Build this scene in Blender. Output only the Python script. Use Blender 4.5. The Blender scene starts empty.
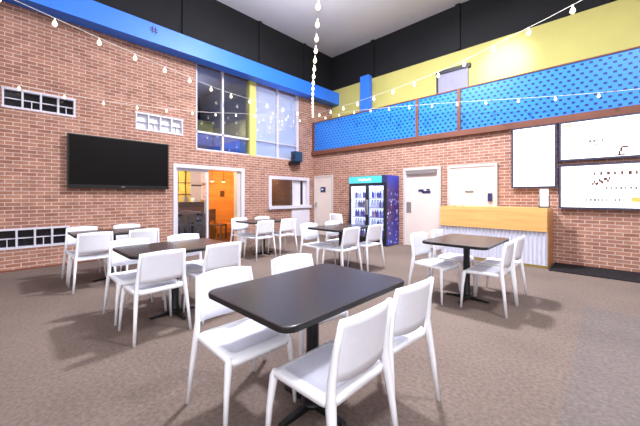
import bpy, bmesh, math, random
from mathutils import Vector, Matrix
random.seed(7)
PI = math.pi
scene = bpy.context.scene
COL = scene.collection

# ------------------------------------------------------------------ materials
def lin(c):
    return tuple(((v/255)/12.92 if v/255 <= .04045 else ((v/255+.055)/1.055)**2.4) for v in c) + (1,)

def new_mat(name):
    m = bpy.data.materials.new(name); m.use_nodes = True
    nt = m.node_tree
    return m, nt, nt.nodes['Principled BSDF']

def mat(name, rgb, rough=.5, metal=0, spec=.5, emit=0, emit_rgb=None, noise=0, nscale=8, bump=0):
    m, nt, b = new_mat(name)
    b.inputs['Base Color'].default_value = lin(rgb)
    b.inputs['Roughness'].default_value = rough
    b.inputs['Metallic'].default_value = metal
    b.inputs['Specular IOR Level'].default_value = spec
    if emit:
        b.inputs['Emission Color'].default_value = lin(emit_rgb or rgb)
        b.inputs['Emission Strength'].default_value = emit
    if noise or bump:
        tc = nt.nodes.new('ShaderNodeTexCoord')
        n = nt.nodes.new('ShaderNodeTexNoise'); n.inputs['Scale'].default_value = nscale
        n.inputs['Detail'].default_value = 4
        nt.links.new(tc.outputs['Object'], n.inputs['Vector'])
        if noise:
            r = nt.nodes.new('ShaderNodeMapRange')
            r.inputs['From Min'].default_value = .3; r.inputs['From Max'].default_value = .7
            r.inputs['To Min'].default_value = 1-noise; r.inputs['To Max'].default_value = 1+noise
            nt.links.new(n.outputs['Fac'], r.inputs['Value'])
            h = nt.nodes.new('ShaderNodeHueSaturation')
            h.inputs['Color'].default_value = lin(rgb)
            nt.links.new(r.outputs['Result'], h.inputs['Value'])
            nt.links.new(h.outputs['Color'], b.inputs['Base Color'])
        if bump:
            bp = nt.nodes.new('ShaderNodeBump'); bp.inputs['Strength'].default_value = bump
            nt.links.new(n.outputs['Fac'], bp.inputs['Height'])
            nt.links.new(bp.outputs['Normal'], b.inputs['Normal'])
    return m

def brick_mat():
    m, nt, b = new_mat('brick')
    N = nt.nodes.new; L = nt.links.new
    tc = N('ShaderNodeTexCoord'); sp = N('ShaderNodeSeparateXYZ'); L(tc.outputs['Object'], sp.inputs[0])
    ad = N('ShaderNodeMath'); L(sp.outputs['X'], ad.inputs[0]); L(sp.outputs['Y'], ad.inputs[1])
    cb = N('ShaderNodeCombineXYZ'); L(ad.outputs[0], cb.inputs['X']); L(sp.outputs['Z'], cb.inputs['Y'])
    br = N('ShaderNodeTexBrick'); L(cb.outputs[0], br.inputs['Vector'])
    br.inputs['Scale'].default_value = 1
    br.inputs['Brick Width'].default_value = .2
    br.inputs['Row Height'].default_value = .066
    br.inputs['Mortar Size'].default_value = .007
    br.inputs['Mortar Smooth'].default_value = .2
    br.inputs['Bias'].default_value = -.1
    br.inputs['Color1'].default_value = lin(BRICK1)
    br.inputs['Color2'].default_value = lin(BRICK2)
    br.inputs['Mortar'].default_value = lin(MORTAR)
    n = N('ShaderNodeTexNoise'); n.inputs['Scale'].default_value = 5; n.inputs['Detail'].default_value = 5
    L(cb.outputs[0], n.inputs['Vector'])
    r = N('ShaderNodeMapRange'); r.inputs['From Min'].default_value = .3; r.inputs['From Max'].default_value = .7
    r.inputs['To Min'].default_value = .84; r.inputs['To Max'].default_value = 1.16
    L(n.outputs['Fac'], r.inputs['Value'])
    h = N('ShaderNodeHueSaturation'); L(br.outputs['Color'], h.inputs['Color']); L(r.outputs['Result'], h.inputs['Value'])
    L(h.outputs['Color'], b.inputs['Base Color'])
    b.inputs['Roughness'].default_value = .75
    b.inputs['Specular IOR Level'].default_value = .25
    bp = N('ShaderNodeBump'); bp.inputs['Strength'].default_value = .25; bp.invert = True
    bp.inputs['Distance'].default_value = .01
    L(br.outputs['Fac'], bp.inputs['Height']); L(bp.outputs['Normal'], b.inputs['Normal'])
    return m

def carpet_mat(name, c1, c2):
    m, nt, b = new_mat(name)
    N = nt.nodes.new; L = nt.links.new
    tc = N('ShaderNodeTexCoord')
    big = N('ShaderNodeTexNoise'); big.inputs['Scale'].default_value = .9; big.inputs['Detail'].default_value = 3
    fine = N('ShaderNodeTexNoise'); fine.inputs['Scale'].default_value = 38; fine.inputs['Detail'].default_value = 3
    L(tc.outputs['Object'], big.inputs['Vector']); L(tc.outputs['Object'], fine.inputs['Vector'])
    mx = N('ShaderNodeMix'); mx.data_type = 'FLOAT'; mx.inputs[0].default_value = .62
    L(big.outputs['Fac'], mx.inputs[2]); L(fine.outputs['Fac'], mx.inputs[3])
    cr = N('ShaderNodeValToRGB')
    cr.color_ramp.elements[0].position = .36; cr.color_ramp.elements[0].color = lin(c1)
    cr.color_ramp.elements[1].position = .64; cr.color_ramp.elements[1].color = lin(c2)
    L(mx.outputs[0], cr.inputs['Fac']); L(cr.outputs['Color'], b.inputs['Base Color'])
    b.inputs['Roughness'].default_value = .95
    b.inputs['Specular IOR Level'].default_value = .1
    bp = N('ShaderNodeBump'); bp.inputs['Strength'].default_value = .3; bp.inputs['Distance'].default_value = .01
    L(fine.outputs['Fac'], bp.inputs['Height']); L(bp.outputs['Normal'], b.inputs['Normal'])
    return m

def perforated_mat():
    m, nt, b = new_mat('perforated_blue')
    N = nt.nodes.new; L = nt.links.new
    def M(op, a, c=None):
        n = N('ShaderNodeMath'); n.operation = op
        for i, v in enumerate((a, c)):
            if v is None: continue
            if isinstance(v, (int, float)): n.inputs[i].default_value = v
            else: L(v, n.inputs[i])
        return n.outputs[0]
    tc = N('ShaderNodeTexCoord'); sp = N('ShaderNodeSeparateXYZ'); L(tc.outputs['Object'], sp.inputs[0])
    v = M('DIVIDE', sp.outputs['Z'], .085)
    row = M('FLOOR', v)
    u = M('ADD', M('DIVIDE', sp.outputs['X'], .125), M('MULTIPLY', row, .5))
    fu = M('ABSOLUTE', M('SUBTRACT', M('FRACT', u), .5))
    fv = M('ABSOLUTE', M('SUBTRACT', M('FRACT', v), .5))
    mask = M('MULTIPLY', M('LESS_THAN', fu, .2), M('LESS_THAN', fv, .24))
    mx = N('ShaderNodeMix'); mx.data_type = 'RGBA'
    L(mask, mx.inputs[0])
    mx.inputs[6].default_value = lin((44, 128, 226)); mx.inputs[7].default_value = lin((10, 44, 100))
    L(mx.outputs[2], b.inputs['Base Color'])
    b.inputs['Roughness'].default_value = .38
    b.inputs['Metallic'].default_value = .1
    return m

def corrugated_mat():
    return mat('corrugated_steel', (206, 206, 222), .4, .1)

def graphic_mat():
    m, nt, b = new_mat('fridge_side_graphic')
    N = nt.nodes.new; L = nt.links.new
    tc = N('ShaderNodeTexCoord'); sp = N('ShaderNodeSeparateXYZ'); L(tc.outputs['Object'], sp.inputs[0])
    cr = N('ShaderNodeValToRGB'); e = cr.color_ramp.elements
    e[0].position = 0; e[0].color = lin((58, 66, 170)); e[1].position = 1; e[1].color = lin((48, 72, 205))
    k = e.new(.45); k.color = lin((52, 40, 110)); k = e.new(.75); k.color = lin((60, 42, 120))
    mr = N('ShaderNodeMapRange'); mr.inputs['From Max'].default_value = 1.88
    L(sp.outputs['Z'], mr.inputs['Value']); L(mr.outputs['Result'], cr.inputs['Fac'])
    vo = N('ShaderNodeTexVoronoi'); vo.inputs['Scale'].default_value = 9
    L(tc.outputs['Object'], vo.inputs['Vector'])
    lt = N('ShaderNodeMath'); lt.operation = 'LESS_THAN'; lt.inputs[1].default_value = .34
    L(vo.outputs['Distance'], lt.inputs[0])
    g1 = N('ShaderNodeMath'); g1.operation = 'LESS_THAN'; g1.inputs[1].default_value = 1.52
    L(sp.outputs['Z'], g1.inputs[0])
    mm = N('ShaderNodeMath'); mm.operation = 'MULTIPLY'; L(lt.outputs[0], mm.inputs[0]); L(g1.outputs[0], mm.inputs[1])
    c2 = N('ShaderNodeValToRGB'); c2.color_ramp.interpolation = 'CONSTANT'; f = c2.color_ramp.elements
    f[0].color = lin((210, 205, 235)); f[1].position = .45; f[1].color = lin((170, 60, 90))
    k = f.new(.75); k.color = lin((120, 130, 225))
    sc = N('ShaderNodeSeparateColor'); L(vo.outputs['Color'], sc.inputs[0]); L(sc.outputs[0], c2.inputs['Fac'])
    mx = N('ShaderNodeMix'); mx.data_type = 'RGBA'; L(mm.outputs[0], mx.inputs[0])
    L(cr.outputs['Color'], mx.inputs[6]); L(c2.outputs['Color'], mx.inputs[7])
    L(mx.outputs[2], b.inputs['Base Color']); b.inputs['Roughness'].default_value = .35
    return m

def wood_mat(name, c1, c2, rough=.4, scale=1.0):
    m, nt, b = new_mat(name)
    N = nt.nodes.new; L = nt.links.new
    tc = N('ShaderNodeTexCoord'); mp = N('ShaderNodeMapping'); mp.inputs['Scale'].default_value = (1.2*scale, 1.2*scale, 14*scale)
    L(tc.outputs['Object'], mp.inputs['Vector'])
    n = N('ShaderNodeTexNoise'); n.inputs['Scale'].default_value = 1.5; n.inputs['Detail'].default_value = 5
    L(mp.outputs[0], n.inputs['Vector'])
    cr = N('ShaderNodeValToRGB'); cr.color_ramp.elements[0].position = .3; cr.color_ramp.elements[1].position = .7
    cr.color_ramp.elements[0].color = lin(c1); cr.color_ramp.elements[1].color = lin(c2)
    L(n.outputs['Fac'], cr.inputs['Fac']); L(cr.outputs['Color'], b.inputs['Base Color'])
    b.inputs['Roughness'].default_value = rough
    return m

def glass_mat(name='glass', tint=(235, 240, 250), gloss=.12):
    m = bpy.data.materials.new(name); m.use_nodes = True
    nt = m.node_tree; nt.nodes.clear()
    o = nt.nodes.new('ShaderNodeOutputMaterial'); t = nt.nodes.new('ShaderNodeBsdfTransparent')
    g = nt.nodes.new('ShaderNodeBsdfGlossy'); x = nt.nodes.new('ShaderNodeMixShader')
    t.inputs['Color'].default_value = lin(tint); g.inputs['Roughness'].default_value = .03
    x.inputs[0].default_value = gloss
    nt.links.new(t.outputs[0], x.inputs[1]); nt.links.new(g.outputs[0], x.inputs[2]); nt.links.new(x.outputs[0], o.inputs['Surface'])
    return m

BRICK1, BRICK2, MORTAR = (166, 118, 98), (142, 94, 77), (194, 172, 162)
M = {
 'brick': brick_mat(),
 'carpet': carpet_mat('carpet', (99, 86, 80), (122, 106, 98)),
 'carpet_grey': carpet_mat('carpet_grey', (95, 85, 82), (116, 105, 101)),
 'ceiling': mat('ceiling_grey', (222, 218, 222), .9, spec=.1, noise=.04, nscale=1),
 'black_wall': mat('black_wall', (30, 30, 33), .7, spec=.25, noise=.15, nscale=.8),
 'yellow_wall': mat('yellow_wall', (204, 194, 116), .5, spec=.2, noise=.05, nscale=1.5),
 'plain_wall': mat('plain_wall', (205, 195, 185), .85, spec=.2, noise=.03),
 'blue': mat('blue_paint', (50, 125, 245), .45, noise=.05, nscale=1),
 'blue_post': mat('blue_post_paint', (48, 115, 225), .5, noise=.04, nscale=1),
 'rust': mat('rust_brown_steel', (112, 64, 46), .6, noise=.1, nscale=3),
 'perf': perforated_mat(),
 'white_plastic': mat('white_plastic', (245, 245, 250), .36, noise=.01, nscale=20),
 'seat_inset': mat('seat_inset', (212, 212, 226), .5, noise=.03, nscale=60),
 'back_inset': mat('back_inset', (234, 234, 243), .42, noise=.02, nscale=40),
 'table_top': mat('table_laminate', (46, 41, 41), .27, noise=.12, nscale=30),
 'table_edge': mat('table_edge', (26, 24, 25), .45, noise=.05),
 'black_metal': mat('black_metal', (22, 22, 25), .45, .2, noise=.05),
 'white_frame': mat('white_frame', (208, 203, 214), .5, noise=.02),
 'dark_pane': mat('dark_pane', (26, 25, 32), .12, noise=.3, nscale=5),
 'white_pane': mat('white_pane', (226, 230, 238), .4, noise=.04, nscale=3),
 'glass': glass_mat(),
 'tv_black': mat('tv_screen', (14, 12, 12), .4, spec=.12, noise=.02),
 'tv_bezel': mat('tv_bezel', (20, 18, 20), .35, noise=.02),
 'silver': mat('brushed_silver', (176, 176, 182), .35, .7, noise=.04),
 'door': mat('beige_door', (214, 198, 190), .55, noise=.03, nscale=2),
 'door_frame': mat('door_frame', (196, 184, 180), .5, noise=.03),
 'navy': mat('navy_sign', (40, 44, 92), .5, noise=.04),
 'dark': mat('dark_plastic', (34, 32, 40), .5, noise=.05),
 'screen': mat('lit_screen', (255, 253, 250), .4, emit=1.6),
 'screen_frame': mat('screen_frame', (58, 56, 82), .4, noise=.05),
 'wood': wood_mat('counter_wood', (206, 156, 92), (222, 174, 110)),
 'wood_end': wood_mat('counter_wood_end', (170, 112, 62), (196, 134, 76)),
 'corr': corrugated_mat(),
 'kick': mat('olive_kick', (128, 108, 60), .6, noise=.05),
 'mat': mat('black_rubber', (30, 28, 32), .9, spec=.2, noise=.35, nscale=14),
 'fridge': mat('fridge_black', (20, 24, 34), .4, noise=.04),
 'fridge_in_glow': mat('fridge_liner_glow', (236, 240, 255), .5, emit=1.6),  # liner given its own glow to brighten the fridge interior
 'teal': mat('teal_lit_header', (70, 190, 205), .4, emit=.25),
 'graphic': graphic_mat(),
 'mark_white': mat('mark_white', (245, 250, 252), .5, emit=.3),
 'grey_mark': mat('grey_mark', (120, 112, 112), .6, noise=.02),
 'brown_mark': mat('brown_mark', (96, 50, 42), .6, noise=.02),
 'pink_mark': mat('pink_mark', (226, 186, 176), .6, noise=.02),
 'yellow_mark': mat('yellow_mark', (214, 190, 90), .6, noise=.02),
 'tan_mark': mat('tan_mark', (190, 150, 100), .6, noise=.02),
 'grey_panel': mat('pale_panel', (214, 210, 222), .6, noise=.03, nscale=2),
 'orange_wood': wood_mat('orange_wood', (206, 140, 66), (226, 164, 88), .5, .5),
 'side_yellow': mat('side_yellow', (240, 214, 90), .6, noise=.05),
 'brown_dark': wood_mat('dark_wood', (70, 46, 34), (100, 66, 44), .5),
 'lavender': mat('lavender_partition', (112, 116, 190), .6, noise=.1, nscale=2),
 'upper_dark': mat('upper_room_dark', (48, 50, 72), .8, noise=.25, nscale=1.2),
 'blind': mat('roller_blind', (238, 238, 242), .7, noise=.05, nscale=2, emit=0),
 'teal_dark': mat('dark_teal', (30, 62, 92), .5, noise=.05),
 'cable': mat('white_cable', (225, 220, 210), .6, noise=.02),
 'bulb': mat('bulb_glow', (255, 240, 205), .3, emit=3.0),
 'cup': mat('white_cup', (240, 238, 238), .5, noise=.02),
 'lamp': mat('ceiling_lamp_glow', (255, 225, 150), .4, emit=6.0),
 'mez_door': mat('mezzanine_door', (150, 146, 168), .5, noise=.05),
}

def translucent(m, fac):
    nt = m.node_tree; b = nt.nodes['Principled BSDF']; out = nt.nodes['Material Output']
    t = nt.nodes.new('ShaderNodeBsdfTranslucent'); x = nt.nodes.new('ShaderNodeMixShader'); x.inputs[0].default_value = fac
    src = b.inputs['Base Color'].links[0].from_socket
    nt.links.new(src, t.inputs['Color']); nt.links.new(b.outputs[0], x.inputs[1]); nt.links.new(t.outputs[0], x.inputs[2])
    nt.links.new(x.outputs[0], out.inputs['Surface'])
translucent(M['blind'], .5)

# ------------------------------------------------------------------ mesh helpers
def box(bm, x0, x1, y0, y1, z0, z1, mi=0):
    v = [bm.verts.new(p) for p in ((x0,y0,z0),(x1,y0,z0),(x1,y1,z0),(x0,y1,z0),(x0,y0,z1),(x1,y0,z1),(x1,y1,z1),(x0,y1,z1))]
    for q in ((3,2,1,0),(4,5,6,7),(0,1,5,4),(1,2,6,5),(2,3,7,6),(3,0,4,7)):
        f = bm.faces.new([v[i] for i in q]); f.material_index = mi

def rrect(w, d, r, n=5, cx=0, cy=0):
    out = []
    for (sx, sy, a0) in ((1,1,0),(-1,1,90),(-1,-1,180),(1,-1,270)):
        for i in range(n+1):
            a = math.radians(a0 + 90*i/n)
            out.append((cx + sx*(w/2-r) + r*math.cos(a), cy + sy*(d/2-r) + r*math.sin(a)))
    return out

def loops(bm, rings, cap0=True, cap1=True, mis=None, smooth=False):
    """rings: list of equal-length lists of 3D points; closed rings bridged in order."""
    vs = [[bm.verts.new(p) for p in r] for r in rings]
    n = len(vs[0])
    for k in range(len(vs)-1):
        for i in range(n):
            f = bm.faces.new((vs[k][i], vs[k][(i+1)%n], vs[k+1][(i+1)%n], vs[k+1][i]))
            f.smooth = smooth
            if mis: f.material_index = mis[k]
    if cap0: bm.faces.new(list(reversed(vs[0])))
    if cap1:
        f = bm.faces.new(vs[-1])
        if mis: f.material_index = mis[-1]

def tube(bm, pts, rads, n=8, smooth=True, square=False):
    """tapered tube along points"""
    rings = []
    P = [Vector(p) for p in pts]
    for i, p in enumerate(P):
        t = (P[min(i+1, len(P)-1)] - P[max(i-1, 0)]).normalized()
        ref = Vector((0, 1, 0)) if abs(t.y) < .8 else Vector((1, 0, 0))
        a = t.cross(ref).normalized(); b = t.cross(a).normalized()
        r = rads[i] if isinstance(rads, (list, tuple)) else rads
        if isinstance(r, (list, tuple)): ra, rb = r
        else: ra = rb = r
        ring = []
        for k in range(n):
            th = 2*PI*k/n + (PI/n)
            c, s = math.cos(th), math.sin(th)
            if square:
                q = max(abs(c), abs(s))**.7; c, s = c/q, s/q
            ring.append(p + a*(ra*c) + b*(rb*s))
        rings.append(ring)
    loops(bm, rings, smooth=smooth)

def lathe(bm, prof, n=16, cx=0, cy=0, smooth=True, mis=None):
    loops(bm, [[(cx+r*math.cos(2*PI*k/n), cy+r*math.sin(2*PI*k/n), z) for k in range(n)] for r, z in prof], smooth=smooth, mis=mis)

def fin(bm, name, mats, parent=None, bevel=0):
    if bevel:
        bmesh.ops.bevel(bm, geom=[e for e in bm.edges], offset=bevel, segments=2, affect='EDGES', clamp_overlap=True)
    bmesh.ops.recalc_face_normals(bm, faces=bm.faces)
    me = bpy.data.meshes.new(name); bm.to_mesh(me); bm.free()
    for m in (mats if isinstance(mats, (list, tuple)) else [mats]): me.materials.append(m)
    o = bpy.data.objects.new(name, me); COL.objects.link(o)
    if parent: o.parent = parent
    return o

def bx(name, m, x0, x1, y0, y1, z0, z1, parent=None, bevel=0):
    bm = bmesh.new(); box(bm, x0, x1, y0, y1, z0, z1)
    return fin(bm, name, m, parent, bevel)

def struct(o):
    o['kind'] = 'structure'; return o

def tag(o, label, cat, group=None):
    o['label'] = label; o['category'] = cat
    if group: o['group'] = group
    return o

def thing(name, label, cat, loc=(0,0,0), rz=0, group=None):
    o = bpy.data.objects.new(name, None); COL.objects.link(o)
    o.empty_display_size = .1
    o.location = loc; o.rotation_euler = (0, 0, rz)
    return tag(o, label, cat, group)

def dup(root, loc, rz, label, group=None):
    r = root.copy(); COL.objects.link(r); r.location = loc; r.rotation_euler = (0, 0, rz); r['label'] = label
    if group: r['group'] = group
    for ch in list(root.children):
        c = ch.copy(); COL.objects.link(c); c.parent = r
        for g in ch.children:
            d = g.copy(); COL.objects.link(d); d.parent = c
    return r

def pierced_wall(name, m, axis, pos, thick, a0, a1, z0, z1, holes):
    """wall in plane axis=pos (thickness away from room) with rectangular openings (a0,a1,z0,z1)"""
    A = sorted({a0, a1, *[h[0] for h in holes], *[h[1] for h in holes]})
    Z = sorted({z0, z1, *[h[2] for h in holes], *[h[3] for h in holes]})
    bm = bmesh.new(); vs = {}
    def P(a, z, k):
        key = (round(a, 4), round(z, 4), k)
        if key not in vs:
            q = pos + thick*k
            vs[key] = bm.verts.new((q, a, z) if axis == 'x' else (a, q, z))
        return vs[key]
    def solid(i, j):
        if i < 0 or j < 0 or i >= len(A)-1 or j >= len(Z)-1: return False
        ca, cz = (A[i]+A[i+1])/2, (Z[j]+Z[j+1])/2
        return not any(h[0] < ca < h[1] and h[2] < cz < h[3] for h in holes)
    for i in range(len(A)-1):
        for j in range(len(Z)-1):
            if not solid(i, j): continue
            c = [(A[i],Z[j]),(A[i+1],Z[j]),(A[i+1],Z[j+1]),(A[i],Z[j+1])]
            for k in (0, 1): bm.faces.new([P(a, z, k) for a, z in c])
            for (di, dj, e) in ((0,-1,(0,1)),(1,0,(1,2)),(0,1,(2,3)),(-1,0,(3,0))):
                if not solid(i+di, j+dj):
                    p, q = c[e[0]], c[e[1]]
                    bm.faces.new((P(*p,0), P(*q,0), P(*q,1), P(*p,1)))
    return struct(fin(bm, name, m))

# ------------------------------------------------------------------ room shell
R = 14.5        # the hall's size
CEIL = 6.42
struct(bx('floor', M['carpet'], -.0, R, -R, 0, -.1, 0))
struct(bx('floor_grey_zone', M['carpet_grey'], 7.22, 9.4, -11, -2.7, 0, .004))  # slightly greyer rectangle lying just above the main carpet
struct(bx('ceiling', M['ceiling'], -.3, R, -R, 1.2, CEIL, CEIL+.15))
DOOR_L = (-4.61, -2.77, 0, 2.01)
WIN_UP = (-4.10, -.62, 2.46, 4.64)
WIN_TICKET = (-1.84, -.25, .96, 1.86)
WIN_A = (-7.42, -6.47, 2.83, 3.14)
WIN_B = (-7.72, -6.56, .40, .72)
WIN_C = (-5.42, -4.44, 2.77, 3.12)
pierced_wall('wall_left', M['brick'], 'x', 0, -.2, -R, 1.0, 0, 4.68, [DOOR_L, WIN_UP, WIN_TICKET, WIN_A, WIN_B, WIN_C])
struct(bx('wall_left_upper', M['black_wall'], -.2, 0, -R, 1.0, 4.68, CEIL))
struct(bx('wall_right', M['brick'], 0, R, 0, .2, 0, 2.72))
struct(bx('floor_mezzanine', M['plain_wall'], 0, R, -.02, 1.0, 2.72, 2.84))
struct(bx('wall_mezzanine', M['yellow_wall'], 0, R, 1.0, 1.15, 2.6, 5.18))
bm = bmesh.new(); box(bm, 0, R, 1.0, 1.15, 5.18, CEIL)
struct(fin(bm, 'wall_right_upper', M['black_wall']))
struct(bx('wall_front', M['plain_wall'], 0, R, -R-.15, -R, 0, CEIL))
struct(bx('wall_side', M['plain_wall'], R, R+.15, -R, 1.0, 0, CEIL))
# blue box beam along the left wall
o = struct(bx('trim_1', M['blue'], 0, .35, -R, 1.0, 4.60, 5.01))
bm = bmesh.new()
for (a, b, c, d) in ((-5.26, -5.10, 4.875, 4.895), (-5.22, -5.20, 4.79, 4.94), (-5.16, -5.14, 4.79, 4.94), (-5.26, -5.10, 4.825, 4.845)):
    box(bm, .35, .356, a, b, c, d)
fin(bm, 'emblem', M['navy'], o)
# rust-brown edge beam under the mezzanine guard
struct(bx('trim_2', M['rust'], 0, R, -.09, -.02, 2.70, 2.83))
# blue post upstairs
struct(bx('trim_3', M['blue_post'], 1.64, 1.96, .5, .7, 2.84, 5.12))
# dark low trim line on the left
struct(bx('baseboard_left', M['rust'], 0, .012, -R, -4.70, 0, .03))
# black ribs of the upper walls
for n, y in enumerate((-6.2, -4.4, -2.2, -.4)):
    struct(bx(f'trim_{n+4}', M['black_wall'], 0, .05, y-.05, y+.05, 5.02, CEIL))
for n, x in enumerate((1.8, 4.5, 7.5)):
    struct(bx(f'trim_{n+8}', M['black_wall'], x-.06, x+.06, .94, 1.0, 5.2, CEIL))

# mezzanine railing: one thing, panels / posts / rails as parts
t = thing('balcony_railing', 'long blue perforated metal railing of the balcony above the brick wall', 'railing', (0, 0, 2.84))
PX = [.06, 3.84, 4.88, 8.6, 12.3]
for i in range(4):
    bx('panel', M['perf'], PX[i]+.04, PX[i+1]-.04, -.03, -.015, -.005, .95, t)
for x in PX:
    bx('post', M['rust'], x-.04, x+.04, -.055, .02, -.01, .97, t)
bx('top_rail', M['rust'], .02, 12.34, -.05, .02, .95, .975, t)

# mezzanine door (dark head)
d = struct(bx('door_4', M['mez_door'], 3.98, 4.76, .955, 1.0, 2.84, 4.66))
bx('door_frame', M['dark'], 3.92, 4.82, .93, 1.0, 4.66, 4.76, d)
bx('jamb', M['dark'], 3.93, 3.98, .94, 1.0, 2.84, 4.66, d)
bx('handle', M['silver'], 4.62, 4.66, .91, .955, 3.8, 3.95, d)

# ------------------------------------------------------------------ strip windows in the brick (four bays, two panes each)
def strip_window(name, y0, y1, z0, z1, pane, bays, fr=.016):
    bm = bmesh.new()
    x0, x1 = -.14, .012
    box(bm, x0, x1, y0-.02, y1+.02, z0-.02, z0+fr); box(bm, x0, x1, y0-.02, y1+.02, z1-fr, z1+.02)
    w = (y1-y0)/bays
    for i in range(bays+1):
        yy = y0 + w*i
        box(bm, x0, x1, yy-fr/1.2, yy+fr/1.2, z0+fr, z1-fr)
    f = struct(fin(bm, name, M['white_frame']))
    zm = (z0+z1)/2
    for i in range(bays):
        a, b = y0+w*i+fr/1.2, y0+w*(i+1)-fr/1.2
        p = bx('pane', pane, -.10, -.085, a, b, z0+fr, z1-fr, f)
        bx('glazing_bar', M['white_frame'], -.085, -.03, a, b, zm-.008, zm+.008, f)
        if i % 2: bx('glazing_bar', M['white_frame'], -.085, -.04, (a+b)/2-.006, (a+b)/2+.006, z0+fr, zm-.008, f)
    return f
strip_window('window_1', *WIN_A, M['dark_pane'], 4)
strip_window('window_2', *WIN_B, M['dark_pane'], 5)
strip_window('window_3', *WIN_C, M['white_pane'], 4)

# ------------------------------------------------------------------ big upstairs window
y0, y1, z0, z1 = WIN_UP
bm = bmesh.new()
for yy, w in ((-4.08, .03), (-3.35, .026), (-1.49, .026), (-.66, .05)):
    box(bm, -.15, -.05, yy-w/1.0, yy+w/1.0, z0, z1)
box(bm, -.15, -.04, y0, y1, z0, z0+.04)
box(bm, -.15, -.05, y0, -2.55, 2.90, 2.95)
box(bm, -.15, -.06, -2.33, y1, 2.93, 2.955)
w4 = struct(fin(bm, 'window_4', M['white_frame']))
for a, b in ((-4.05, -3.395), (-3.305, -2.55), (-2.33, -1.525), (-1.455, -.71)):
    bx('pane', M['glass'], -.11, -.10, a, b, z0+.04, z1, w4)
struct(bx('trim_11', M['yellow_wall'], -.19, .0, -2.55, -2.33, 2.46, 4.62))
for lbl, a, b in (('pale roller blind behind the upstairs pane beside the yellow post', -2.31, -1.51), ('pale roller blind behind the upstairs pane nearest the room corner', -1.47, -.68)):
    t = thing('window_blind', lbl, 'blind', (-.17, (a+b)/2, 2.48), 0, 'roller blinds upstairs')
    bx('fabric', M['blind'], -.008, .008, (a-b)/2, (b-a)/2, .02, 2.1, t)
    bx('bottom_bar', M['white_frame'], -.015, .015, (a-b)/2, (b-a)/2, 0, .04, t)
    bm = bmesh.new(); tube(bm, [(0, (a-b)/2, 2.12), (0, (b-a)/2, 2.12)], .03, 10); fin(bm, 'roller', M['white_frame'], t)
# upstairs room
struct(bx('floor_upstairs', M['brown_dark'], -3.2, -.2, -4.8, .9, 2.28, 2.42))
struct(bx('ceiling_upstairs', M['ceiling'], -3.2, -.2, -4.8, .9, 4.8, 4.95))
struct(bx('wall_upstairs', M['upper_dark'], -3.3, -3.2, -4.8, .9, 2.42, 4.8))
struct(bx('wall_upstairs_near', M['upper_dark'], -3.2, -.2, -4.9, -4.8, 2.42, 4.8))
struct(bx('wall_upstairs_far', M['upper_dark'], -3.2, -.2, .9, 1.0, 2.42, 4.8))
struct(bx('wall_upstairs_light_block', M['plain_wall'], -3.2, -.2, -2.52, -2.4, 2.42, 4.8))  # added unseen divider, keeps the blind backlight out of the dark bays
t = thing('partition_screen', 'low lavender blue partition behind the dark upstairs window', 'partition', (-.55, -3.3, 2.42))
bx('panel', M['lavender'], -.02, .02, -.75, .75, .06, .58, t)
bx('foot', M['dark'], -.12, .12, -.7, -.62, 0, .06, t); bx('foot', M['dark'], -.12, .12, .62, .7, 0, .06, t)
t = thing('folding_board', 'tall yellow board standing upstairs behind the dark window', 'board', (-2.2, -2.85, 2.42))
bx('panel', M['yellow_wall'], -.03, .03, -.3, .3, .05, 1.35, t)
bx('foot', M['dark'], -.15, .15, -.28, -.22, 0, .05, t); bx('foot', M['dark'], -.15, .15, .22, .28, 0, .05, t)

# ------------------------------------------------------------------ glazed doorway on the left and the warm side room
y0, y1, z0, z1 = DOOR_L
bm = bmesh.new()
box(bm, -.21, .02, y0-.04, y0+.03, 0, z1+.06); box(bm, -.21, .02, y1-.06, y1+.04, 0, z1+.06)
box(bm, -.21, .02, y0+.03, y1-.06, z1-.03, z1+.06)
d1 = struct(fin(bm, 'door_1', M['white_frame']))
bm = bmesh.new()
box(bm, -.12, -.06, y0+.03, y0+.09, .0, z1-.03); box(bm, -.12, -.06, -3.80, -3.75, .0, z1-.03)
box(bm, -.12, -.06, y0+.09, -3.80, 0, .10); box(bm, -.12, -.06, y0+.09, -3.80, z1-.10, z1-.03)
bx('jamb', M['door_frame'], -.20, -.04, y1-.17, y1-.06, 0, z1-.03, d1)
lf = fin(bm, 'glazed_leaf', M['white_frame'], d1)
bx('pane', M['glass'], -.095, -.085, y0+.09, -3.80, .10, z1-.10, lf)
bx('handle', M['silver'], -.05, -.03, -3.87, -3.84, .85, 1.2, lf)
# side room shell
struct(bx('floor_side_room', M['brown_dark'], -3.0, 0, -5.2, .6, -.1, 0))
struct(bx('ceiling_side_room', M['orange_wood'], -3.0, -.2, -5.2, .6, 2.22, 2.28))
struct(bx('wall_side_room', M['side_yellow'], -2.6, -2.4, -5.2, -2.86, 0, 2.22))
struct(bx('wall_side_room_orange', M['orange_wood'], -2.6, -2.4, -2.86, .6, 0, 2.22))
struct(bx('wall_side_room_near', M['side_yellow'], -2.4, -.2, -5.2, -5.05, 0, 2.22))
struct(bx('wall_side_room_far', M['orange_wood'], -2.4, -.2, .45, .6, 0, 2.22))
bm = bmesh.new()
for yy in (-3.62, -3.38): box(bm, -2.4, -2.37, yy-.012, yy+.012, .9, 2.22)
for zz in (1.35, 1.72): box(bm, -2.4, -2.37, -3.9, -3.2, zz-.012, zz+.012)
struct(fin(bm, 'trim_12', M['brown_dark']))
t = thing('notice_board', 'white notice board on the yellow wall seen through the glass door', 'notice board', (-2.38, -3.03, 1.2))
bx('panel', M['white_frame'], -.02, .01, -.19, .19, 0, 1.0, t); bx('strip', M['dark'], .01, .016, -.17, .17, .42, .47, t)
t = thing('side_cabinet', 'dark cabinet in the side room behind the glass door', 'cabinet', (-1.75, -3.68, 0))
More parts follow.
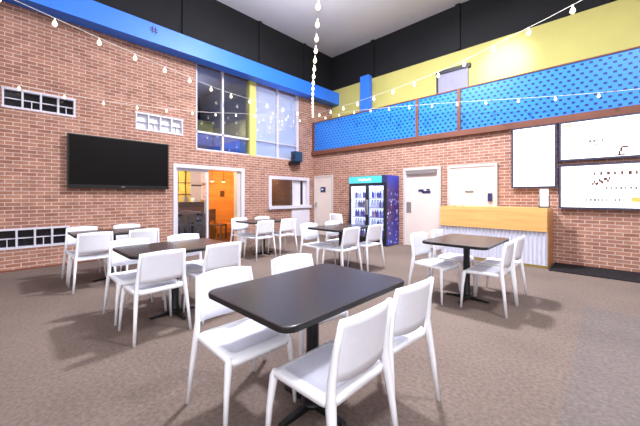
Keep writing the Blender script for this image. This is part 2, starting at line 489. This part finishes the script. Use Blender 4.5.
bx('body', M['dark'], -.28, .28, -.55, .55, .08, 1.12, t); bx('plinth', M['black_metal'], -.25, .25, -.52, .52, 0, .08, t)
for yy in (-.275, .275): 
    q = bx('door', M['fridge'], .28, .30, yy-.26, yy+.26, .12, .72, t)
    bx('handle', M['silver'], .30, .315, yy-.02, yy+.02, .6, .66, q)
bx('drawer', M['brown_dark'], .28, .30, -.535, .535, .76, .96, t)
for k, (yy, w, h, mm, lb, nm) in enumerate(((-.35, .22, .26, 'dark', 'dark square coffee machine on top of the side room cabinet', 'coffee_machine'), (.02, .12, .16, 'silver', 'small silver canister on top of the side room cabinet', 'canister'), (.33, .2, .12, 'cup', 'low white box on top of the side room cabinet', 'storage_box'))):
    t = thing(nm, lb, nm.replace('_', ' '), (-1.75, -3.68+yy, 1.12))
    bx('body', M[mm], -.1, .1, -w/2, w/2, 0, h*.8, t, .01); bx('lid', M[mm], -.09, .09, -w/2+.01, w/2-.01, h*.8, h, t)
t = thing('wooden_bench', 'low orange wooden bench along the orange wall of the side room', 'bench', (-1.65, -2.38, 0))
bx('seat', M['orange_wood'], -.2, .2, -.5, .5, .34, .40, t); bx('rail', M['orange_wood'], .15, .18, -.46, .46, .18, .26, t)
for yy in (-.44, .44): bx('leg', M['orange_wood'], -.18, .18, yy-.03, yy+.03, 0, .34, t)
t = thing('lobby_chair', 'dark brown wooden chair in the orange side room beside the bench', 'chair', (-1.05, -2.98, 0), -PI*.3)
bx('seat', M['brown_dark'], -.2, .2, -.2, .2, .42, .46, t); bx('backrest', M['brown_dark'], -.2, .2, -.2, -.165, .55, .9, t)
for sx in (-.17, .17):
    bx('leg', M['brown_dark'], sx-.02, sx+.02, -.2, -.16, 0, .9 if 0 else .42, t); bx('leg', M['brown_dark'], sx-.02, sx+.02, .16, .2, 0, .42, t)
    bx('upright', M['brown_dark'], sx-.02, sx+.02, -.2, -.165, .46, .55, t)
for yy, lb in ((-2.68, 'left'), (-2.27, 'right')):
    t = thing('hanging_lamp', f'small glowing lamp hanging in the orange side room, the {lb} one of the pair', 'lamp', (-2.0, yy, 1.76), 0, 'side room lamps')
    bm = bmesh.new(); tube(bm, [(0, 0, .09), (0, 0, .46)], .008, 6); fin(bm, 'stem', M['brown_dark'], t)
    bm = bmesh.new(); lathe(bm, [(.09, .02), (.06, .075), (.015, .09)], 14); fin(bm, 'shade', M['silver'], t)
    bm = bmesh.new(); lathe(bm, [(.03, 0), (.07, .02), (.05, .05)], 14); fin(bm, 'globe', M['lamp'], t)
t = thing('framed_sign', 'tiny dark framed sign on the orange wall inside the doorway', 'sign', (-2.39, -2.1, 1.28))
bx('frame', M['dark'], -.01, .015, -.07, .07, 0, .2, t); bx('face', M['brown_dark'], .015, .018, -.05, .05, .02, .18, t)

# ticket window with white frame, sill and panel below
y0, y1, z0, z1 = WIN_TICKET
bm = bmesh.new()
box(bm, -.2, .03, y0-.05, y0+.05, z0-.03, z1+.06); box(bm, -.2, .03, y1-.05, y1+.05, z0-.03, z1+.06)
box(bm, -.2, .03, y0+.05, y1-.05, z1-.04, z1+.06); box(bm, -.2, .09, y0-.08, y1+.1, z0-.06, z0+.03)
w5 = struct(fin(bm, 'window_5', M['white_frame']))
bx('pane', M['glass'], -.11, -.10, y0+.05, -.86, z0+.03, z1-.04, w5)
bx('sliding_leaf', M['white_frame'], -.10, -.06, -.86, -.80, z0+.03, z1-.04, w5)
bx('blank_panel', M['grey_panel'], -.10, -.08, -.80, y1-.05, z0+.03, z1-.04, w5)
bx('slot', M['dark'], -.08, -.07, -.52, -.42, z0+.05, z1-.06, w5)
struct(bx('trim_13', M['grey_panel'], 0, .03, -.98, -.19, 0, .86))
struct(bx('wall_ticket_room', M['wood_end'], -.9, -.8, -2.0, .3, 0, 2.22))

# loudspeaker under the upstairs window
t = thing('mounted_loudspeaker', 'dark loudspeaker on a black bracket below the upstairs window', 'loudspeaker', (.0, -.95, 2.30))
bx('bracket', M['black_metal'], 0, .22, -.16, .14, 0, .10, t)
sb = bx('cabinet', M['teal_dark'], .05, .26, -.10, .22, .10, .42, t, .01)
bm = bmesh.new(); lathe(bm, [(.09, 0), (.085, .008), (.03, .002)], 16); q = fin(bm, 'cone', M['black_metal'], sb)
q.rotation_euler = (PI/2, 0, 0); q.location = (.15, -.10, .26)

# ------------------------------------------------------------------ flat screen tv
t = thing('flat_screen_tv', 'large black flat television mounted on the left brick wall', 'television', (0.0, -5.69, 1.45), 0)
bx('mount', M['black_metal'], 0, .06, -.3, .3, .3, .75, t)
bx('bezel', M['tv_bezel'], .06, .115, -.90, .90, 0, 1.035, t, .006)
bx('screen', M['tv_black'], .115, .119, -.875, .875, .075, 1.01, t)
bx('chin', M['tv_bezel'], .113, .121, -.875, .875, .008, .062, t)
bm = bmesh.new(); box(bm, .121, .124, -.03, .03, .03, .045); fin(bm, 'logo', M['silver'], t)

# ------------------------------------------------------------------ doors on the back wall
def door_slab(name, x0, x1, h, hx):
    d = struct(bx(name, M['door'], x0+.05, x1-.05, -.045, -.0, .01, h))
    bm = bmesh.new()
    box(bm, x0, x0+.05, -.06, 0, 0, h+.06); box(bm, x1-.05, x1, -.06, 0, 0, h+.06); box(bm, x0+.05, x1-.05, -.06, 0, h, h+.06)
    fin(bm, 'frame', M['door_frame'], d)
    return d
d = door_slab('door_2', .10, .94, 1.93, .2)
bx('sign', M['navy'], .42, .64, -.056, -.045, 1.42, 1.60, d); bx('sign_mark', M['mark_white'], .47, .53, -.06, -.056, 1.50, 1.54, d)
bx('handle', M['silver'], .2, .24, -.09, -.045, .95, 1.1, d)
d = door_slab('door_3', 3.46, 4.46, 1.97, .2)
bx('closer', M['grey_mark'], 3.56, 4.36, -.10, -.045, 1.86, 1.95, d)
bx('push_plate', M['grey_mark'], 3.55, 3.68, -.056, -.045, .86, 1.14, d)
bm = bmesh.new()
for a, b, c, e in ((3.88, 4.02, 1.41, 1.47), (3.98, 4.2, 1.37, 1.43), (4.1, 4.18, 1.44, 1.48)): box(bm, a, b, -.056, -.045, c, e)
fin(bm, 'sign', M['navy'], d)
d = door_slab('door_5', 4.62, 5.68, 1.96, .2)
bx('meeting_stile', M['door_frame'], 5.14, 5.17, -.05, -.045, .02, 1.95, d)
bx('sign', M['grey_mark'], 5.02, 5.2, -.056, -.05, 1.38, 1.42, d)
bx('handle', M['navy'], 5.5, 5.58, -.09, -.045, 1.18, 1.36, d)

# ------------------------------------------------------------------ menu screens
def menu_screen(label, x0, x1, z0, z1, marks, bez=.035):
    t = thing('menu_screen', label, 'screen', (x0, 0, z0), 0, 'lit menu screens')
    w, h = x1-x0, z1-z0
    bx('mount', M['black_metal'], .1, w-.1, -.04, 0, .1, h-.1, t)
    bx('frame', M['screen_frame'], 0, w, -.085, -.04, 0, h, t)
    s = bx('screen', M['screen'], bez, w-bez, -.09, -.085, bez, h-bez, t)
    for mm, rows in marks:
        bm = bmesh.new()
        for a, b, c, e in rows: box(bm, a-x0, b-x0, -.094, -.09, c-z0, e-z0)
        fin(bm, 'text_line', M[mm], s)
    return t
def dashes(x0, x1, z, n, h=.02, fill=.6):
    w = (x1-x0)/n
    return [(x0+i*w, x0+i*w+w*fill*random.uniform(.5, 1.1), z-h/2+random.uniform(-.004, .004), z+h/2) for i in range(n)]
menu_screen('upright white menu screen standing left of the two wide screens', 5.95, 6.70, 1.46, 2.70,
  [('pink_mark', dashes(6.28, 6.40, 2.18, 3, .05)), ('tan_mark', dashes(6.42, 6.5, 2.17, 2, .04)), ('pink_mark', dashes(6.2, 6.3, 1.78, 2, .03))])
script = [(7.20+.022*i, 7.224+.022*i, 1.49+.009*i+.03*math.sin(i*1.9), 1.54+.009*i+.03*math.sin(i*1.9)) for i in range(11)]
menu_screen('wide white menu screen, the upper of the two on the brick wall', 6.73, 8.20, 1.955, 2.70,
  [('tan_mark', dashes(6.79, 6.92, 2.62, 3, .06, .7)), ('grey_mark', dashes(7.16, 7.38, 2.29, 4, .045)), ('grey_mark', dashes(7.2, 7.34, 2.22, 4, .03)),
   ('brown_mark', [(7.54, 7.565, 2.0, 2.08), (7.56, 7.59, 2.07, 2.14), (7.585, 7.66, 2.13, 2.16), (7.50, 7.62, 2.0, 2.02)])])
menu_screen('wide white menu screen, the lower of the two on the brick wall', 6.73, 8.20, 1.06, 1.885,
  [('grey_mark', dashes(7.38, 8.1, 1.44, 12, .045, .5)), ('pink_mark', dashes(6.82, 7.0, 1.62, 3, .025, .8)), ('pink_mark', dashes(6.82, 6.98, 1.48, 2, .025, .9)),
   ('grey_mark', dashes(7.12, 7.60, 1.23, 9, .05, .55)), ('brown_mark', script), ('brown_mark', dashes(7.22, 8.1, 1.70, 10, .06, .45)), ('yellow_mark', [(7.70, 7.88, 1.20, 1.28)])])

# ------------------------------------------------------------------ counter
CF = -.74
t = thing('serving_counter', 'wood topped serving counter with corrugated metal front before the brick wall', 'counter', (5.68, 0, 0))
h = .95
bx('carcass', M['grey_panel'], -h+.03, h-.02, CF+.05, -.07, .06, 1.03, t)
bx('worktop', M['wood'], -h, h, CF-.01, -.07, 1.03, 1.08, t)
bx('fascia', M['wood'], -h, h, CF-.02, CF+.04, .66, 1.03, t)
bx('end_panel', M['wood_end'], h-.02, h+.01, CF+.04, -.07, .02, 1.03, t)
bx('kick_plate', M['kick'], -h, h, CF, CF+.05, 0, .05, t)
bm = bmesh.new(); n = 116; pts = []
for i in range(n+1):
    x = -h + 2*h*i/n
    pts.append((x, CF + .018 + .014*math.cos(2*PI*i/4)))
vs = [[bm.verts.new((x, y, z)) for z in (.05, .66)] for x, y in pts]
vb = [[bm.verts.new((x, CF+.05, z)) for z in (.05, .66)] for x, y in pts]
for i in range(n):
    bm.faces.new((vs[i][0], vs[i+1][0], vs[i+1][1], vs[i][1]))
    bm.faces.new((vs[i][1], vs[i+1][1], vb[i+1][1], vb[i][1])); bm.faces.new((vs[i+1][0], vs[i][0], vb[i][0], vb[i+1][0]))
fin(bm, 'corrugated_front', M['corr'], t)
t = thing('card_stand', 'white upright card stand on the wooden counter below the upright screen', 'stand', (6.545, -.42, 1.08))
bx('foot', M['dark'], -.08, .08, -.06, .06, 0, .025, t)
bx('card', M['cup'], -.066, .066, -.012, .012, .025, .35, t)
bx('edge', M['dark'], -.08, -.066, -.014, .014, .025, .22, t); bx('edge', M['dark'], .066, .08, -.014, .014, .025, .22, t)
for x, lb in ((4.92, 'small white cup on the wooden counter near the beige door'), (5.12, 'small white cup on the wooden counter, second from the beige door')):
    t = thing('paper_cup', lb, 'cup', (x, -.5, 1.08), 0, 'cups on the counter')
    bm = bmesh.new(); lathe(bm, [(.026, 0), (.036, .085), (.032, .085), (.024, .006)], 14); fin(bm, 'body', M['cup'], t)
    bm = bmesh.new(); lathe(bm, [(.039, .085), (.039, .093), (.03, .097)], 14); fin(bm, 'lid', M['white_frame'], t)

t = bx('floor_mat', M['mat'], 6.66, 11.0, -.86, -.02, 0, .014, None, .004)
tag(t, 'long black floor mat along the brick wall below the wide menu screens', 'mat')

# ------------------------------------------------------------------ drinks fridge
FX0, FX1, FY, FH = 2.11, 3.32, -.66, 1.84
t = thing('drinks_fridge', 'tall drinks fridge with two glass doors and blue printed side', 'fridge', (FX0, FY, 0))
W, D = FX1-FX0, .62
bx('base', M['fridge'], .01, W-.01, .04, D, 0, .16, t)
bm = bmesh.new(); box(bm, 0, .04, .03, D, .16, FH); box(bm, .04, W-.03, D-.03, D, .16, FH); box(bm, .04, W-.03, .03, D-.03, FH-.26, FH); box(bm, .04, W-.03, .03, D-.03, .16, .20)
fin(bm, 'cabinet', M['fridge'], t)
bx('side_panel', M['graphic'], W-.03, W, .03, D, .03, FH, t)
hd = bx('header', M['teal'], .0, W-.14, -.01, .03, FH-.19, FH-.01, t)
bx('header_end', M['navy'], W-.14, W, -.01, .03, FH-.19, FH-.01, t)
bm = bmesh.new()
for i in range(9):
    x = .34 + .045*i
    box(bm, x, x+.03, -.016, -.01, FH-.125 + .012*math.sin(i*2.1), FH-.075 + .012*math.cos(i*1.7))
fin(bm, 'lettering', M['mark_white'], hd)
bm = bmesh.new(); box(bm, .041, W-.034, D-.05, D-.032, .201, FH-.262); box(bm, .041, .055, .05, D-.05, .201, FH-.262); box(bm, W-.048, W-.034, .05, D-.05, .201, FH-.262); box(bm, .055, W-.048, .05, D-.05, FH-.275, FH-.262)
fin(bm, 'liner', M['fridge_in_glow'], t)
SH = [.22, .47, .73, .99, 1.25]
for z in SH[1:]: bx('shelf', M['white_frame'], .056, W-.05, .08, D-.06, z-.015, z, t)
bx('light_tube', M['mark_white'], W/2-.02, W/2+.02, .10, .12, .3, 1.55, t)
mid = W/2
for a, b in ((.01, mid-.005), (mid+.005, W-.05)):
    bm = bmesh.new(); fw = .038
    box(bm, a, a+fw, -.01, .03, .17, FH-.2); box(bm, b-fw, b, -.01, .03, .17, FH-.2)
    box(bm, a+fw, b-fw, -.01, .03, .17, .17+fw); box(bm, a+fw, b-fw, -.01, .03, FH-.27, FH-.2)
    dr = fin(bm, 'door', M['fridge'], t)
    bx('pane', M['glass'], .005, .012, a+fw, 0, 0, 0, None) if 0 else None
    bx('pane', M['glass'], a+fw, b-fw, .005, .012, .17+fw, FH-.27, dr)
    bx('handle', M['silver'], (b-.035 if a < .1 else a+.015), (b-.015 if a < .1 else a+.035), -.05, -.01, .8, 1.2, dr)
bx('door_post', M['fridge'], W-.05, W, -.01, .03, .17, FH-.19, t)
cols = {'blue': (52, 78, 190), 'white': (232, 232, 240), 'purple': (112, 96, 190), 'slate': (84, 92, 150), 'red': (186, 52, 62)}
proto = {}
for nm, c in cols.items():
    mb = mat('drink_'+nm, c, .3, noise=.05); mc = mat('cap_'+nm, (235, 235, 240) if nm != 'white' else (60, 90, 200), .4, noise=.03)
    root = thing('drink_bottle', f'{nm} drink bottle on the shelves inside the glass door fridge', 'bottle', (0, 0, 0), 0, f'{nm} bottles in the fridge')
    bm = bmesh.new(); lathe(bm, [(.030, 0), (.034, .01), (.034, .12), (.014, .165), (.014, .178)], 10); fin(bm, 'body', mb, root)
    bm = bmesh.new(); lathe(bm, [(.017, .178), (.017, .197), (.012, .2)], 10); fin(bm, 'cap', mc, root)
    proto[nm] = [root, False]
for si, z in enumerate(SH):
    for k in range(10):
        x = .13 + k*.083 + (.13 if k >= 5 else 0)
        r_ = random.random()
        nm = ('blue' if r_ < .45 else 'purple' if r_ < .65 else 'slate' if r_ < .85 else 'red') if si in (0, 2) else ('white' if r_ < .5 else 'blue' if r_ < .8 else 'slate')
        root, used = proto[nm]
        loc = (FX0+x, FY+.15+random.uniform(0, .03), z + (.003 if si else -.017))
        if not used: root.location = loc; proto[nm][1] = True
        else: dup(root, loc, 0, root['label'])
for nm, (root, used) in proto.items():
    if not used:
        for c in list(root.children): bpy.data.objects.remove(c)
        bpy.data.objects.remove(root)

# ------------------------------------------------------------------ tables
TOP_Z = .75
def make_table(name, label):
    t = thing(name, label, 'table', (0,0,0), 0, 'black pedestal tables')
    w, d = .74, 1.04
    bm = bmesh.new()
    rg = lambda k, z: [(x, y, z) for x, y in rrect(w-k, d-k, .07, 6)]
    loops(bm, [rg(.02, TOP_Z-.034), rg(.004, TOP_Z-.03), rg(0, TOP_Z-.022), rg(0, TOP_Z-.006), rg(.004, TOP_Z-.002), rg(.012, TOP_Z)], mis=[1,1,1,1,0,0])
    fin(bm, 'tabletop', [M['table_top'], M['table_edge']], t)
    bm = bmesh.new(); lathe(bm, [(.055, .05), (.05, .07), (.04, .09), (.038, .68), (.045, .70)], 20); fin(bm, 'column', M['black_metal'], t)
    bx('top_plate', M['black_metal'], -.2, .2, -.2, .2, .70, .716, t)
    bm = bmesh.new()
    lathe(bm, [(.075, .025), (.075, .045), (.055, .055)], 16)
    for a in (0, PI/2, PI, 3*PI/2):
        c, s = math.cos(a), math.sin(a)
        L_ = .25 if abs(s) > .5 else .25
        rings = []
        for u, hw, zt in ((.05, .022, .05), (L_*.5, .021, .036), (L_, .02, .024), (L_+.012, .01, .016)):
            rings.append([(c*u - s*k, s*u + c*k, z) for k, z in ((-hw, .008), (hw, .008), (hw, zt-.004), (hw*.7, zt), (-hw*.7, zt), (-hw, zt-.004))])
        loops(bm, rings)
        lathe(bm, [(.018, 0), (.018, .01)], 10, c*(L_-.02), s*(L_-.02))
    fin(bm, 'base', M['black_metal'], t)
    return t
TABLES = {
 'near':   ((6.10, -6.095), 'largest black topped table, nearest the camera, with four white chairs', 'the nearest table'),
 'right':  ((6.12, -3.36), 'dark table with black post standing in front of the wooden counter', 'the table before the wooden counter'),
 'mid':    ((3.94, -6.10), 'dark brown topped table directly left of the nearest table', 'the table left of the nearest one'),
 'tv':     ((1.77, -6.22), 'dark table against the left brick wall below the television', 'the table below the television'),
 'doorway':((1.77, -3.35), 'small looking dark table farthest back, beside the orange lit doorway', 'the table beside the orange doorway'),
 'fridge': ((3.93, -3.21), 'dark table in the middle distance in front of the drinks fridge', 'the table before the drinks fridge'),
}
first = None
for k, ((x, y), lb, _) in TABLES.items():
    if first is None: first = make_table('pedestal_table', lb); first.location = (x, y, 0)
    else: dup(first, (x, y, 0), 0, lb)

# ------------------------------------------------------------------ chairs
def make_chair(label):
    t = thing('plastic_chair', label, 'chair')
    wm = M['white_plastic']
    # seat: rounded slab with a dished middle panel and a turned-down rim
    bm = bmesh.new()
    sw, sd, zc = .445, .415, .445
    def ring(k, z, r, dish=0):
        out = []
        for x, y in rrect(sw-k, sd-k, r, 5, 0, .01):
            zz = z + (-.022*max(0, (y-.12)/.08)**2 if y > .12 else 0) + dish
            out.append((x, y, zz))
        return out
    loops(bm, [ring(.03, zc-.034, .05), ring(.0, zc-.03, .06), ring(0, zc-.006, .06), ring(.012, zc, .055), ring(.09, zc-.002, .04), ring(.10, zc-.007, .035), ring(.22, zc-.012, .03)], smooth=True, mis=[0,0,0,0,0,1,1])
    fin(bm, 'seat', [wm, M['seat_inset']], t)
    # backrest: curved thin panel above an open gap
    bm = bmesh.new()
    nx, nz = 14, 7
    def P(i, j, s):
        u = i/nx*2-1; v = j/nz
        half = .197 - .012*v
        z = .52 + .27*v + (.012*(1-u*u) if j == nz else 0) - (.012*(1-u*u) if j == 0 else 0)
        y = -.192 - .042*v - .026*(1-u*u) + .012*(abs(u)**6)
        if j == nz: y -= .006
        return (u*half, y + s*.009, z)
    A = [[[bm.verts.new(P(i, j, s)) for j in range(nz+1)] for i in range(nx+1)] for s in (-1, 1)]
    for i in range(nx):
        for j in range(nz):
            for k in (0, 1):
                q = [A[k][i][j], A[k][i+1][j], A[k][i+1][j+1], A[k][i][j+1]]
                f = bm.faces.new(q if k == 0 else q[::-1]); f.smooth = True
    for i in range(nx):
        for j in (0, nz): bm.faces.new((A[0][i][j], A[0][i+1][j], A[1][i+1][j], A[1][i][j]))
    for j in range(nz):
        for i in (0, nx): bm.faces.new((A[0][i][j], A[0][i][j+1], A[1][i][j+1], A[1][i][j]))
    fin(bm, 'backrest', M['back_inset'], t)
    # legs: rear pair runs up into the backrest uprights
    for s in (-1, 1):
        bm = bmesh.new()
        tube(bm, [(s*.245, -.25, 0), (s*.228, -.222, .25), (s*.215, -.198, .42), (s*.206, -.194, .52), (s*.199, -.212, .66), (s*.192, -.236, .788)],
             [(.012, .012), (.015, .016), (.018, .022), (.016, .018), (.013, .014), (.009, .010)], 10, square=True)
        fin(bm, 'leg', wm, t)
        bm = bmesh.new()
        tube(bm, [(s*.24, .215, 0), (s*.224, .204, .25), (s*.206, .192, .40), (s*.198, .184, .428)],
             [(.011, .011), (.014, .015), (.019, .02), (.016, .016)], 10, square=True)
        fin(bm, 'leg', wm, t)
    return t
TV, CT = 'left side', 'right side'
CH = [  # table, x, y, turn in degrees (90 faces the television wall), which
 ('near', 6.405, -6.275, 90, CT, 'nearer'), ('near', 6.375, -5.73, 86, CT, 'farther'),
 ('near', 5.77, -6.378, -91, TV, 'nearer'), ('near', 5.73, -5.765, -97, TV, 'farther'),
 ('mid', 4.22, -6.40, 91, CT, 'nearer'), ('mid', 4.20, -5.78, 91, CT, 'farther'),
 ('mid', 3.63, -6.40, -90, TV, 'nearer'), ('mid', 3.63, -5.78, -89, TV, 'farther'),
 ('tv', 2.04, -6.53, 90, CT, 'nearer'), ('tv', 2.05, -5.91, 87, CT, 'farther'),
 ('tv', 1.45, -6.53, -90, TV, 'nearer'), ('tv', 1.45, -5.90, -92, TV, 'farther'),
 ('right', 5.79, -3.53, -96, TV, 'nearer'), ('right', 5.82, -2.97, -88, TV, 'farther'),
 ('right', 6.39, -3.48, 90, CT, 'nearer'), ('right', 6.39, -2.93, 89, CT, 'farther'),
 ('doorway', 2.06, -3.66, 90, CT, 'nearer'), ('doorway', 2.05, -3.03, 88, CT, 'farther'),
 ('doorway', 1.50, -3.66, -90, TV, 'nearer'), ('doorway', 1.50, -3.03, -92, TV, 'farther'),
 ('fridge', 4.20, -3.53, 89, CT, 'nearer'), ('fridge', 4.22, -2.87, 87, CT, 'farther'),
 ('fridge', 3.66, -3.53, -90, TV, 'nearer'), ('fridge', 3.66, -2.88, -91, TV, 'farther'),
]
first = None
for (k, x, y, a, side, nf) in CH:
    lb = f'white plastic chair at {TABLES[k][2]}, {side}, {nf} one'
    g = 'chairs at ' + TABLES[k][2]
    if first is None:
        first = make_chair(lb); first.location = (x, y, 0); first.rotation_euler = (0, 0, math.radians(a)); first['group'] = g
    else: dup(first, (x, y, 0), math.radians(a), lb, g)
o = dup(first, (1.74, -.62, 0), math.radians(8), 'white plastic chair alone by the back wall, left of the drinks fridge')
del o['group']

# ------------------------------------------------------------------ festoon light strings
def catmull(P, n=14):
    P = [Vector(p) for p in P]; P = [P[0]*2-P[1]] + P + [P[-1]*2-P[-2]]
    out = []
    for i in range(1, len(P)-2):
        for k in range(n):
            s = k/n; a, b, c, d = P[i-1], P[i], P[i+1], P[i+2]
            out.append(.5*((2*b) + (c-a)*s + (2*a-5*b+4*c-d)*s*s + (3*b-a-3*c+d)*s**3))
    out.append(P[-2]); return out
bulb_me = None
def string_lights(label, pts, gap, scale=.72, start=.25):
    global bulb_me
    t = thing('hanging_light_string', label, 'string lights', pts[0], 0, 'strings of bulbs from the room corner')
    path = [p - Vector(pts[0]) for p in catmull(pts)]
    bm = bmesh.new(); tube(bm, path, .0045, 5); fin(bm, 'cable', M['cable'], t)
    acc = start
    for p, q in zip(path, path[1:]):
        seg = (q-p).length; 
        while acc < seg:
            pos = p + (q-p)*(acc/seg)
            if bulb_me is None:
                bm = bmesh.new()
                lathe(bm, [(.016, 0), (.018, -.05), (.022, -.055), (.044, -.105), (.046, -.13), (.03, -.165), (.008, -.178)], 10, mis=[0,0,1,1,1,1,1])
                b = fin(bm, 'bulb', [M['cable'], M['bulb']], t); bulb_me = b.data
            else:
                b = bpy.data.objects.new('bulb', bulb_me); COL.objects.link(b); b.parent = t
            b.location = pos; b.scale = (scale,)*3
            acc += gap
        acc -= seg
string_lights('string of glowing bulbs along the blue beam on the left', [(.10, -.34, 4.06), (.28, -3.24, 3.98), (.8, -5.19, 3.98), (1.35, -6.9, 4.0), (1.9, -8.6, 4.05)], .62, start=.5)
string_lights('string of glowing bulbs hanging straight down the room corner from overhead', [(.2, -.2, 4.02), (2.3, -2.3, 3.92), (4.6, -4.5, 3.86), (6.6, -6.55, 4.1)], .4)
string_lights('string of glowing bulbs rising over the yellow balcony wall on the right', [(.36, -.16, 4.06), (2.5, -.57, 3.95), (4.8, -.94, 3.98), (6.5, -1.6, 4.0), (7.06, -1.86, 4.0), (9, -2.6, 4.1)], .62, start=.13)
string_lights('lower string of small bulbs across the upstairs window and brick wall', [(.06, -.42, 3.86), (.1, -2.67, 3.6), (.1, -4.1, 3.38), (.1, -6.3, 3.2), (.1, -8.6, 3.25)], .6, .5)
string_lights('lower string of small bulbs across the blue perforated balcony railing', [(.5, -.16, 3.90), (2.0, -.22, 3.82), (4.5, -.26, 3.5), (7.63, -.3, 3.05), (10, -.3, 2.95)], .6, .5)

# ------------------------------------------------------------------ lights
def area(name, loc, size, power, rgb=(243, 247, 255), target=None, sy=None):
    l = bpy.data.lights.new(name, 'AREA'); l.energy = power; l.size = size; l.color = lin(rgb)[:3]
    if sy: l.shape = 'RECTANGLE'; l.size_y = sy
    o = bpy.data.objects.new(name, l); COL.objects.link(o); o.location = loc
    if target:
        o.rotation_euler = (Vector(target)-Vector(loc)).to_track_quat('-Z', 'Y').to_euler()
    return o
area('key_light', (4.3, -3.0, 6.05), .45, 950)
area('second_light', (8.2, -4.2, 6.1), .6, 380)
area('fill_light', (9.5, -9.5, 6.1), 5.0, 520)
area('fill_light_left', (3.0, -9.5, 6.1), 4.0, 70)
area('front_fill', (11.5, -11.5, 3.2), 4.0, 430, target=(3, -3, 1.7))
area('added_ceiling_fill', (3.7, -3.8, 5.2), 1.8, 340, target=(3.6, -3.7, 6.4))  # added upward light without a fixture, out of view, brightens the ceiling
def spot(name, loc, target, power, ang, blend=.8, rgb=(255, 250, 240), r=.1):
    l = bpy.data.lights.new(name, 'SPOT'); l.energy = power; l.spot_size = math.radians(ang); l.spot_blend = blend; l.color = lin(rgb)[:3]; l.shadow_soft_size = r
    o = bpy.data.objects.new(name, l); COL.objects.link(o); o.location = loc
    o.rotation_euler = (Vector(target)-Vector(loc)).to_track_quat('-Z', 'Y').to_euler(); return o
spot('added_wall_spot', (5.7, -1.2, 5.5), (5.6, 1.0, 4.5), 900, 34, 1.0)  # spot without a fixture, added for the bright patch on the yellow wall
def point(name, loc, power, rgb, r=.1):
    l = bpy.data.lights.new(name, 'POINT'); l.energy = power; l.color = lin(rgb)[:3]; l.shadow_soft_size = r
    o = bpy.data.objects.new(name, l); COL.objects.link(o); o.location = loc
point('side_room_light', (-1.1, -1.6, 1.9), 80, (255, 205, 130))
point('side_room_light_b', (-1.4, -4.2, 2.0), 150, (255, 243, 220))
point('added_blind_backlight', (-1.3, -1.4, 3.6), 260, (252, 250, 255))  # added behind the blinds to whiten them, stands in for daylight
point('added_dark_pane_fill', (-1.6, -3.6, 4.2), 14, (200, 205, 255))  # added faint bluish fill so the dark panes look navy
point('ticket_room_light', (-.5, -1.2, 1.75), 5, (255, 215, 160))
point('fridge_light', (2.72, -.50, 1.50), 9, (235, 240, 255), .05)
w = bpy.data.worlds.new('world'); scene.world = w; w.use_nodes = True
w.node_tree.nodes['Background'].inputs[0].default_value = (.9, .92, 1, 1)
w.node_tree.nodes['Background'].inputs[1].default_value = .3

# ------------------------------------------------------------------ camera
cam = bpy.data.cameras.new('camera'); co = bpy.data.objects.new('camera', cam); COL.objects.link(co)
cam.sensor_width = 36; cam.lens = 303/640*36; cam.shift_y = -17/640; cam.clip_start = .05; cam.clip_end = 100
co.location = (7.43, -7.42, 1.3); co.rotation_euler = (PI/2, 0, math.radians(43.7))
scene.camera = co
vs = scene.view_settings
vs.view_transform = 'Standard'; vs.look = 'None'; vs.gamma = 1; vs.use_curve_mapping = False
vs.exposure = -0.4
